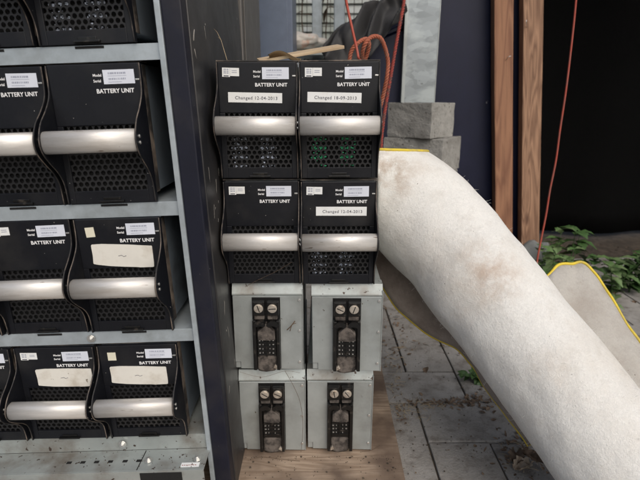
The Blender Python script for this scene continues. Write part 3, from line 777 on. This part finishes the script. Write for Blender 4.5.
cloth()

# pale louvred wall far behind
o = thing('louvred_wall', (0, 3.3, 0), 'pale louvred greenhouse wall in the far background', 'wall')
mb = MB()
rnd = random.Random(4)
k = 0; zz = .02
while zz < 2.3:
    hgt = .058; mb.prism([(0, zz), (-.004, zz+.003), (.009, zz+hgt-.0065), (.013, zz+hgt-.0065)], 'x', -1.7, 1.1); zz += hgt-.004
mb.obj('louvres', M['glazing'], o)
for x in (-1.7, -1.14, -.58, -.02, .54, 1.1):
    mb = MB(); mb.box(x-.012, x+.012, -.02, .03, 0, 2.4, .002); mb.obj('mullion', M['galv'], o)
mb = MB(); mb.box(-1.7, 1.1, .045, .06, 0, 2.38); mb.obj('backing', mat('pale_backing', (.62, .66, .62), .6, alt=(.2, .24, .2), alt_scale=4, alt_lo=.5, alt_hi=.6), o)
for px0, px1, Y, lab in ((312, 322, 2.7, 'galvanised upright nearer the locker in front of the pale wall'), (334, 345, 2.55, 'galvanised upright left of the black cloth in front of the pale wall'), (380, 388, 2.8, 'thin galvanised upright above the black cloth')):
    a = PY(px0, 25, Y).x; c = PY(px1, 25, Y).x
    mb = MB(); mb.box(a, c, Y, Y+.05, 0, 2.4, .004); mb.box(a+.012, c-.012, Y-.003, Y-.0002, 0.02, 2.38); o = mb.obj('metal_upright', M['rail']); tag(o, lab, 'metal post', 'galvanised uprights in the background')
# wire mesh in front of the wall
mb = MB()
for i in range(46): mb.tube([(-.75+i*.045, 3.0, .5), (-.75+i*.045, 3.0, 2.2)], .0018, 5)
for i in range(14): mb.tube([(-.75, 2.996, .6+i*.12), (1.3, 2.996, .6+i*.12)], .0018, 5)
tag(mb.obj('wire_fence', M['wire']), 'thin wire mesh fence panel in front of the pale louvred wall', 'fence')
# dried climbing plant on the mesh
def leafshape(b, p, d, n, L_, Wd, curl=.2, lobes=0):
    d = d.normalized(); s = d.cross(n).normalized(); n = s.cross(d).normalized()
    N_ = 6; L1 = []; C1 = []; R1 = []
    for i in range(N_+1):
        t = i/N_; w = Wd*math.sin(math.pi*min(1, t*.93+.05))**.8*(1+(lobes*math.sin(t*21)))
        q = p+d*L_*t-n*curl*L_*t*t
        L1.append(b.verts.new(q+s*w+n*w*.3)); C1.append(b.verts.new(q)); R1.append(b.verts.new(q-s*w+n*w*.3))
    for i in range(N_):
        b.faces.new((L1[i], L1[i+1], C1[i+1], C1[i])); b.faces.new((C1[i], C1[i+1], R1[i+1], R1[i]))
def dried_plant(px, Y, zb, zt, label, seed):
    r2 = random.Random(seed); x = PY(px, 20, Y).x
    o = thing('dried_plant', (x, Y, 0), label, 'plant', 'dried plants by the louvred wall')
    mb = MB(); pts = [(r2.uniform(-.012, .012), r2.uniform(-.01, .01), zt*i/10) for i in range(11)]
    mb.tube(pts, .006, 6, r_end=.003); mb.obj('stem', M['stem'], o)
    mb = MB()
    for i in range(26):
        z_ = r2.uniform(zb, zt); a = r2.uniform(0, 6.28)
        leafshape(mb.bm, Vector((0, 0, z_)), Vector((math.cos(a), math.sin(a)*.6, r2.uniform(-.3, .5))), Vector((0, -.4, 1)), r2.uniform(.05, .10), r2.uniform(.008, .016), .5)
    mb.obj('leaves', M['leafdry'], o)
dried_plant(304, 2.75, .8, 1.5, 'brown dried plant with narrow leaves between the locker and the first upright', 5)
dried_plant(328, 2.85, .7, 1.45, 'brown dried plant stem between the two galvanised uprights', 8)
mb = MB()
b = bmesh.new(); bmesh.ops.create_icosphere(b, subdivisions=4, radius=1)
for v in b.verts:
    k = 1+.28*noise.noise(v.co*2.2); v.co = Vector((v.co.x*.13*k, v.co.y*.08*k, v.co.z*.042*k))
mb._add(b)
o = mb.obj('plastic_sack', M['pink'], smooth=True); pp = PY(300, 42, 2.6); o.location = pp; tag(o, 'faded white plastic sack with orange blotches on the bench in the background', 'sack')
o = thing('plant_bench', (-.05, 2.62, 0), 'narrow metal plant bench carrying the faded sack in the background', 'bench')
zt = pp.z-.05
mb = MB(); mb.box(-.28, .5, -.12, .12, zt-.02, zt, .002); mb.obj('bench_top', M['galv'], o)
for lx in (-.25, .47):
    for ly in (-.1, .1):
        mb = MB(); mb.box(lx-.012, lx+.012, ly-.012, ly+.012, 0, zt-.0205, .001); mb.obj('leg', M['galv'], o)

# black sheet standing in for the deep shade of the open bay
o = thing('shade_sheet', (1.9, 2.9, 0), 'black sheet standing in for the deep shade in the opening at the right', 'shade backdrop')
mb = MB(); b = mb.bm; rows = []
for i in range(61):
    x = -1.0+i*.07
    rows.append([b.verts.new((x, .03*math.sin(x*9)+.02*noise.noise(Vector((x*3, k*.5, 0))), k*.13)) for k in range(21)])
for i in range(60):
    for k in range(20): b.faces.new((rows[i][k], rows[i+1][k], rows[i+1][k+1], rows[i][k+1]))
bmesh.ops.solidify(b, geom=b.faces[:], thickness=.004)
mb.obj('sheet', M['shade_black'], o, smooth=True)
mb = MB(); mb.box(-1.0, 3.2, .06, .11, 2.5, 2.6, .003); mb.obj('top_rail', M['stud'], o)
# unseen black roof added over the right bay to keep it dark
o = thing('shade_roof', (1.9, 2.2, 0), 'unseen black corrugated roof added to keep the bay at the right dark', 'roof')
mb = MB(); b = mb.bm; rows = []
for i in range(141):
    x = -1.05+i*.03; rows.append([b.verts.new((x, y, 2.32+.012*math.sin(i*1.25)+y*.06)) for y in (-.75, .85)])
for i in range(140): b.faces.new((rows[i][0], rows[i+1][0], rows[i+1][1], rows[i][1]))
bmesh.ops.solidify(b, geom=b.faces[:], thickness=.003); mb.obj('sheet', M['shade_black'], o)
for y in (-.55, .6):
    mb = MB(); mb.box(-1.0, 3.1, y-.02, y+.02, 2.24, 2.28+y*.06, .002); mb.obj('rafter', M['stud'], o)
for x in (3.0,):
    mb = MB(); mb.box(x-.04, x+.04, -.6, -.52, 0, 2.235, .003); mb.obj('post', M['stud'], o)
mb = MB(); mb.tube(spline([PY(580, -60, 1.72), PY(576, 0, 1.71), PY(572, 40, 1.7), PY(566, 90, 1.68), PY(560, 130, 1.67), PY(556, 160, 1.66), PY(550, 190, 1.65), PY(546, 215, 1.64), PY(541, 240, 1.63), PY(537, 262, 1.62), PY(533, 300, 1.62)], 6), .0031, 9)
tag(mb.obj('red_cable', M['cord']), 'thin red cable hanging in front of the black opening right of the studs', 'cable')

# ================= plants at the right =================
def weed(x, y, h, n, seed, label, m='leaf', size=.06, lob=.25, grp='weeds growing behind the white roll'):
    r2 = random.Random(seed)
    o = thing('weed', (x, y, -.01), label, 'plant', grp)
    st = MB(); lf = MB()
    for s in range(n):
        a = r2.uniform(0, 6.28); l = r2.uniform(.02, .10); hh_ = h*r2.uniform(.6, 1)
        pts = spline([(0, 0, 0), (math.cos(a)*l*.3, math.sin(a)*l*.3, hh_*.5), (math.cos(a)*l, math.sin(a)*l, hh_)], 6)
        st.tube(pts, .0022, 5, r_end=.001)
        for k in range(3, len(pts)):
            for q in range(2):
                b_ = r2.uniform(0, 6.28)
                leafshape(lf.bm, pts[k], Vector((math.cos(b_), math.sin(b_), r2.uniform(-.2, .7))), Vector((0, 0, 1)), size*r2.uniform(.5, 1.1), size*r2.uniform(.22, .34), r2.uniform(.1, .6), lob)
    st.obj('stem', M['leaf'], o); lf.obj('leaves', M[m], o)
pw = PZ(550, 330); 
weed(.905, 1.78, .34, 5, 1, 'green lobed-leaved weed beside the pale stud', 'leafpale', .055)
weed(1.02, 1.85, .31, 3, 2, 'taller green weed right of the pale stud and red cable', 'leaf', .07)
weed(1.18, 1.80, .24, 3, 3, 'bushy green weed at the right edge of the paving', 'leafpale', .065)
weed(1.33, 1.92, .22, 3, 4, 'dark green weed farthest to the right', 'leaf', .07)
weed(.84, 1.62, .20, 5, 6, 'low ragged weed at the foot of the pale stud', 'leaf', .045)
weed(PZ(489, 393).x+.015, PZ(489, 390).y+.04, .05, 3, 9, 'small dark weed in the paving joint under the white roll', 'leaf', .032, .1, 'weeds in the paving joints')
weed(.985, 1.62, .17, 5, 13, 'low weed below the red cable', 'leafpale', .045)
mb = MB(); b = bmesh.new(); bmesh.ops.create_icosphere(b, subdivisions=4, radius=1)
for v in b.verts:
    k = 1+.35*noise.noise(v.co*1.6)+.08*noise.noise(v.co*6); v.co = Vector((v.co.x*.10*k, v.co.y*.08*k, .09+v.co.z*.11*k))
mb._add(b); o = mb.obj('stone', M['rock'], smooth=True); o.location = (.93, 2.0, 0); tag(o, 'grey stone among the weeds behind the pale stud', 'stone')

# ================= THE WHITE ROLL =================
secs = [ # left px, right px, axial depth
 ((290, 197), (372, 119), 1.18), ((318, 215), (398, 137), 1.16), ((339, 230), (424, 154), 1.135), ((358, 228), (452, 176), 1.11), ((382, 247), (483, 208), 1.08), ((407, 273), (508, 236), 1.045),
 ((429, 307), (529, 258), 1.01), ((455, 340), (547, 280), .98), ((480, 373), (568, 306), .95), ((507, 410), (596, 338), .92), ((532, 446), (622, 371), .89), ((558, 484), (650, 407), .86), ((596, 540), (692, 462), .82), ((640, 600), (735, 522), .78)]
def build_roll():
    cs, rs = [], []
    for (l, r, ax) in secs:
        c = ((l[0]+r[0])/2, (l[1]+r[1])/2); d = math.hypot(l[0]-r[0], l[1]-r[1])
        cs.append(P(c[0], c[1], ax)); rs.append(d/2*ax/F)
    path = spline(cs, 6); rad = []
    for i in range(len(cs)-1):
        for k in range(6): rad.append(rs[i]+(rs[i+1]-rs[i])*k/6)
    rad.append(rs[-1])
    t = thing('felt_roll', (cs[-1].x, cs[-1].y, 0), 'big dirty white felt mat rolled up and leaning beside the stack, yellow bound edges', 'felt roll')
    inv = Matrix.Translation(-t.location)
    b = bmesh.new(); seg = 110; rings = []; n = len(path)
    fib = []
    for i, p in enumerate(path):
        tg = (path[min(i+1, n-1)]-path[max(i-1, 0)]).normalized()
        side = Vector((1, 0, 0)); side = (side-tg*side.dot(tg)).normalized(); fw = tg.cross(side)
        ring = []
        for k in range(seg):
            a = 2*math.pi*k/seg; d = side*math.cos(a)+fw*math.sin(a)
            rr = rad[i]*(1+.034*noise.noise(Vector((math.cos(a)*1.2, math.sin(a)*1.2, i*.16)))+.018*noise.noise(Vector((math.cos(a)*3, math.sin(a)*3, i*.35))))
            q = p+d*rr
            q.z = max(q.z, .006)
            if q.x < .122:      # pressed flat against the side of the stack
                q.x = .122-min(.004, (.122-q.x)*.05)
            ring.append(b.verts.new(inv @ q))
            if i > 10: fib.append((inv @ q, d))
        rings.append(ring)
    for i in range(n-1):
        for k in range(seg):
            f = b.faces.new((rings[i][k], rings[i][(k+1) % seg], rings[i+1][(k+1) % seg], rings[i+1][k])); f.smooth = True
    b.faces.new(rings[-1])
    bmesh.ops.recalc_face_normals(b, faces=b.faces[:])
    rim_pt = inv @ P(416, 151, 1.13)
    # the mouth of the roll is cut off level
    r_ = bmesh.ops.bisect_plane(b, geom=b.verts[:]+b.edges[:]+b.faces[:], plane_co=rim_pt, plane_no=Vector((.03, .10, 1)).normalized(), clear_outer=True)
    edges = [e for e in b.edges if e.is_boundary]
    order = []; e = edges[0]; v = e.verts[0]; left = set(edges)
    while left:
        nxt = [x for x in v.link_edges if x in left]
        if not nxt: break
        left.remove(nxt[0]); v = nxt[0].other_vert(v); order.append(v)
    hem = [v.co.copy() for v in order]
    c = sum(hem, Vector())/len(hem); prev = order
    for sc, dz in ((.93, .0), (.90, -.012), (.7, -.02)):
        cur = [b.verts.new(c+(v.co-c)*sc+Vector((0, 0, dz))) for v in order]
        for k in range(len(order)): b.faces.new((prev[k], prev[(k+1) % len(order)], cur[(k+1) % len(order)], cur[k]))
        prev = cur
    b.faces.new(prev)
    bmesh.ops.recalc_face_normals(b, faces=b.faces[:])
    me = bpy.data.meshes.new('rolled_felt'); b.to_mesh(me); b.free(); me.materials.append(M['felt']); body = link('rolled_felt', me, t)
    mb = MB(); mb.tube(hem+[hem[0]], .0035, 8, cap=False); mb.obj('yellow_edge', M['yellow'], t)
    mb = MB(); r2 = random.Random(11)
    for _ in range(700):
        v, d = r2.choice(fib); p0 = v-d*.0005; L_ = r2.uniform(.002, .007)
        j = Vector((r2.uniform(-1, 1), r2.uniform(-1, 1), r2.uniform(-1, 1)))
        p1 = p0+d*L_*.6+j*L_*.35; p2 = p1+d*L_*.2+j*L_*.6
        mb.tube([p0, p1, p2], .00018, 3, cap=False)
    mb.obj('loose_fibres', M['felt'], t)['kind'] = 'stuff'
    return t, inv, path
roll, RINV, RPATH = build_roll()
def sheet(name, m, outer, inner, parent, hem=True, thick=.006, hem_r=.0062, wav=.004):
    A = spline(outer, 10); B = spline(inner, 10); n = min(len(A), len(B))
    mb = MB(); b = mb.bm; rows = []
    for i in range(n):
        a = A[i*(len(A)-1)//(n-1)]; c = B[i*(len(B)-1)//(n-1)]; r_ = []
        for k in range(11):
            s = k/10; p = a.lerp(c, s); p += noise.noise_vector(Vector((i*.12, s*2.5, 5)))*wav*(1-s*.5)
            r_.append(b.verts.new(RINV @ p))
        rows.append(r_)
    for i in range(n-1):
        for k in range(10): b.faces.new((rows[i][k], rows[i+1][k], rows[i+1][k+1], rows[i][k+1]))
    hemp = [r_[0].co.copy() for r_ in rows]
    bmesh.ops.recalc_face_normals(b, faces=b.faces[:])
    bmesh.ops.solidify(b, geom=b.faces[:], thickness=thick)
    o = mb.obj(name, m, parent, smooth=True)
    if hem:
        mb = MB(); mb.tube(hemp, hem_r, 8); mb.obj('yellow_edge', M['yellow'], o)
    return o
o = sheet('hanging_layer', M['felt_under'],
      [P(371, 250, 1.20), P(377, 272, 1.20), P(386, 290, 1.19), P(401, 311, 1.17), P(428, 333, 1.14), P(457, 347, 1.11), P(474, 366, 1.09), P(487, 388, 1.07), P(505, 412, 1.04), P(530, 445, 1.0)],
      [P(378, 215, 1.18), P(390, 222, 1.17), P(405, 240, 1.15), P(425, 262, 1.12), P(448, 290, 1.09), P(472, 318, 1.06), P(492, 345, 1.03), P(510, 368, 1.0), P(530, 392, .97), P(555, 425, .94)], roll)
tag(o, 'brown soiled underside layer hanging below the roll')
o = sheet('outer_flap', M['felt_grey'],
      [P(524, 292, 1.10), P(541, 279, 1.10), P(560, 265, 1.11), P(577, 262, 1.12), P(593, 273, 1.11), P(612, 300, 1.08), P(636, 338, 1.03), P(668, 385, .97)],
      [P(505, 285, 1.08), P(528, 312, 1.05), P(552, 342, 1.0), P(580, 372, .97), P(610, 402, .93), P(642, 436, .9), P(672, 468, .87), P(700, 492, .85)], roll, hem_r=.0036, wav=.010)
tag(o, 'speckled grey-white flap with bright yellow edge spreading right of the roll')

# ================= litter =================
lit = MB(); r2 = random.Random(21)
def scatter(cpx, cpy, sx, sy, n, size, up=.004):
    for _ in range(n):
        q = PZ(cpx+r2.gauss(0, sx), cpy+r2.gauss(0, sy)); a = r2.uniform(0, 6.28)
        leafshape(lit.bm, Vector((q.x, q.y, r2.uniform(.001, up))), Vector((math.cos(a), math.sin(a), r2.uniform(-.1, .3))), Vector((r2.uniform(-.5, .5), r2.uniform(-.5, .5), 1)), size*r2.uniform(.4, 1.2), size*r2.uniform(.12, .35), r2.uniform(-.3, .5))
scatter(432, 404, 18, 2.0, 100, .010); scatter(465, 402, 10, 2.0, 60, .012); scatter(400, 415, 5, 8, 30, .010)
scatter(405, 300, 14, 16, 80, .013, .008); scatter(395, 345, 8, 20, 60, .014); scatter(520, 455, 22, 12, 70, .014); scatter(480, 400, 12, 8, 50, .016)
scatter(420, 470, 12, 10, 8, .006); scatter(470, 430, 30, 20, 12, .007); scatter(450, 330, 20, 12, 40, .016, .008)
for _ in range(160):
    a = r2.uniform(0, 6.28); leafshape(lit.bm, Vector((r2.uniform(.2, 1.8), r2.uniform(1.3, 2.6), r2.uniform(.0, .012))), Vector((math.cos(a), math.sin(a), .1)), Vector((r2.uniform(-.5, .5), .2, 1)), r2.uniform(.015, .045), r2.uniform(.004, .014), .3)
tag(lit.obj('leaf_litter', M['leafdry']), 'small dry brown leaf bits in the paving joints', 'leaf litter', kind='stuff')
lit = MB()
for _ in range(170):
    cx, cy, sx, sy = r2.choice(((398, 345, 7, 22), (425, 408, 22, 3), (410, 412, 12, 8), (395, 375, 5, 20), (530, 460, 14, 8)))
    q = PZ(cx+r2.gauss(0, sx), cy+r2.gauss(0, sy)); a = r2.uniform(0, 3.14); L_ = r2.uniform(.006, .035)
    d = Vector((math.cos(a), math.sin(a), 0)); s_ = d.cross(Vector((0, 0, 1)))
    p0 = Vector((q.x, q.y, .003)); lit.tube([p0, p0+d*L_*.5+s_*r2.uniform(-.003, .003)+Vector((0, 0, r2.uniform(0, .004))), p0+d*L_], .00045, 4)
tag(lit.obj('straw_litter', M['straw']), 'thin pale straw bits strewn over the paving', 'straw', kind='stuff')
lit = MB()
for _ in range(150):   # crumbs of soil on the plywood, paving and the ledges
    z_ = .0195
    if r2.random() < .5: q = PZ(r2.uniform(245, 400), 455+abs(r2.gauss(0, 4)), z_)
    else: q = PZ(r2.uniform(245, 400), r2.uniform(455, 480), z_)
    if q.x > .165 or q.y > .905: continue
    s = r2.uniform(.0004, .0014) if r2.random() < .93 else .0028
    lit.cyl(q, (r2.uniform(-1, 1), r2.uniform(-1, 1), 1), s, s*1.2, 5, r2=s*.6)
for _ in range(160):
    q = PZ(r2.uniform(400, 545), r2.uniform(340, 480), .002); s = r2.uniform(.0006, .002)
    lit.cyl(q, (r2.uniform(-1, 1), r2.uniform(-1, 1), 1), s, s*1.2, 5, r2=s*.6)
for _ in range(70):
    q = PZ(r2.uniform(80, 200), r2.uniform(446, 474), .1434); s = r2.uniform(.0004, .0014)
    if q.x > -.235 or q.y < FY-.05: continue
    lit.cyl(q, (r2.uniform(-1, 1), r2.uniform(-1, 1), 1), s, s*1.2, 5, r2=s*.6)
tag(lit.obj('soil_crumbs', M['soil']), 'dark soil crumbs on the plywood, tray and paving', 'soil crumbs', kind='stuff')
# big crumpled leaves lower right
for k, (px, py, m, lab) in enumerate(((522, 470, 'straw', 'pale crumpled dead leaf on the paving beside the roll'), (533, 462, 'leafdry', 'brown curled dead leaf behind the pale one beside the roll'), (515, 462, 'leafdry', 'dark brown dead leaf left of the pale crumpled leaf'))):
    q = PZ(px, py); mb = MB(); b = mb.bm; rows = []
    for i in range(15):
        r_ = []
        for j in range(11):
            u, v = i/14*2-1, j/10*2-1
            wv = .8*(1-.6*u*u)*(1+.2*math.sin(i*2.1))
            r_.append(b.verts.new((u*.026, v*wv*.02, .006+.010*noise.noise(Vector((u*1.6, v*1.6, k*4)))+.010*abs(v)**1.5)))
        rows.append(r_)
    for i in range(14):
        for j in range(10): b.faces.new((rows[i][j], rows[i+1][j], rows[i+1][j+1], rows[i][j+1]))
    o = mb.obj('dead_leaf', M[m] if m != 'straw' else mat('bleached_leaf', (.38, .31, .23), .9, alt=(.22, .15, .1), alt_scale=50, alt_lo=.5, alt_hi=.65), smooth=True)
    o.location = (q.x, q.y, .004); o.rotation_euler = (0, 0, k*1.9+.5); tag(o, lab, 'leaf', 'dead leaves beside the roll')
# fine rootlets and web threads on the metal units
mb = MB()
def thread(pts, r=.0004): mb.tube(spline([PY(*p) for p in pts], 6), r, 4)
thread([(285, 371, .905), (293, 385, .906), (300, 402, .906), (303, 425, .906), (301, 452, .906)]); thread([(287, 330, .903), (291, 326, .902), (295, 321, .905)], .0011)
thread([(290, 331, .903), (292, 325, .901), (296, 323, .905)], .0008)
thread([(240, 372, .90), (262, 377, .898), (285, 371, .90), (300, 373, .90)], .0003); thread([(245, 287, .90), (258, 280, .895), (275, 272, .893), (292, 262, .893)], .0003)
tag(mb.obj('rootlet', M['stem']), 'fine dry rootlets clinging to the metal units', 'rootlets', kind='stuff')
mb = MB()
for p in ([(250, 460, .86), (262, 457, .87), (280, 459, .87), (300, 461, .86)], [(360, 452, .9), (372, 450, .9), (380, 445, .92)]):
    mb.tube(spline([PZ(a, c, .0205) for a, c, _ in p], 6), .0005, 4)
tag(mb.obj('thin_twig', M['stem']), 'thin bent twig on the plywood at the foot of the metal units', 'twig')

# ================= CAMERA, LIGHT, WORLD =================
cam = bpy.data.cameras.new('camera'); cam.sensor_width = 36; cam.lens = 27.0; cam.clip_start = .02; cam.clip_end = 200
co = bpy.data.objects.new('camera', cam); COL.objects.link(co); co.location = (0, 0, EYE); co.rotation_euler = (math.pi/2-PITCH, 0, 0); S.camera = co
cam.dof.use_dof = True; cam.dof.focus_distance = .93; cam.dof.aperture_fstop = 5.6
SE, SA = R(44), R(154)
w = bpy.data.worlds.new('World'); S.world = w; w.use_nodes = True; nt = w.node_tree
sky = nt.nodes.new('ShaderNodeTexSky'); sky.sky_type = 'NISHITA'; sky.sun_disc = False; sky.sun_elevation = SE; sky.sun_rotation = SA; sky.air_density = 1.0; sky.dust_density = 4.0; sky.ozone_density = 1.0
bg = nt.nodes['Background']; bg.inputs['Strength'].default_value = .10; nt.links.new(sky.outputs[0], bg.inputs['Color'])
sl = bpy.data.lights.new('sun', 'SUN'); sl.energy = 1.5; sl.angle = R(70); sl.color = (1, .965, .91)
so = bpy.data.objects.new('sun', sl); COL.objects.link(so)
# from behind and above the camera, a little to the right
dv = Vector((math.sin(SA)*math.cos(SE), math.cos(SA)*math.cos(SE), math.sin(SE)))
so.rotation_euler = dv.to_track_quat('Z', 'Y').to_euler()
vs = S.view_settings; vs.view_transform = 'Standard'; vs.look = 'None'; vs.gamma = 1; vs.use_curve_mapping = False; vs.exposure = 0.32
S.render.engine = 'CYCLES'
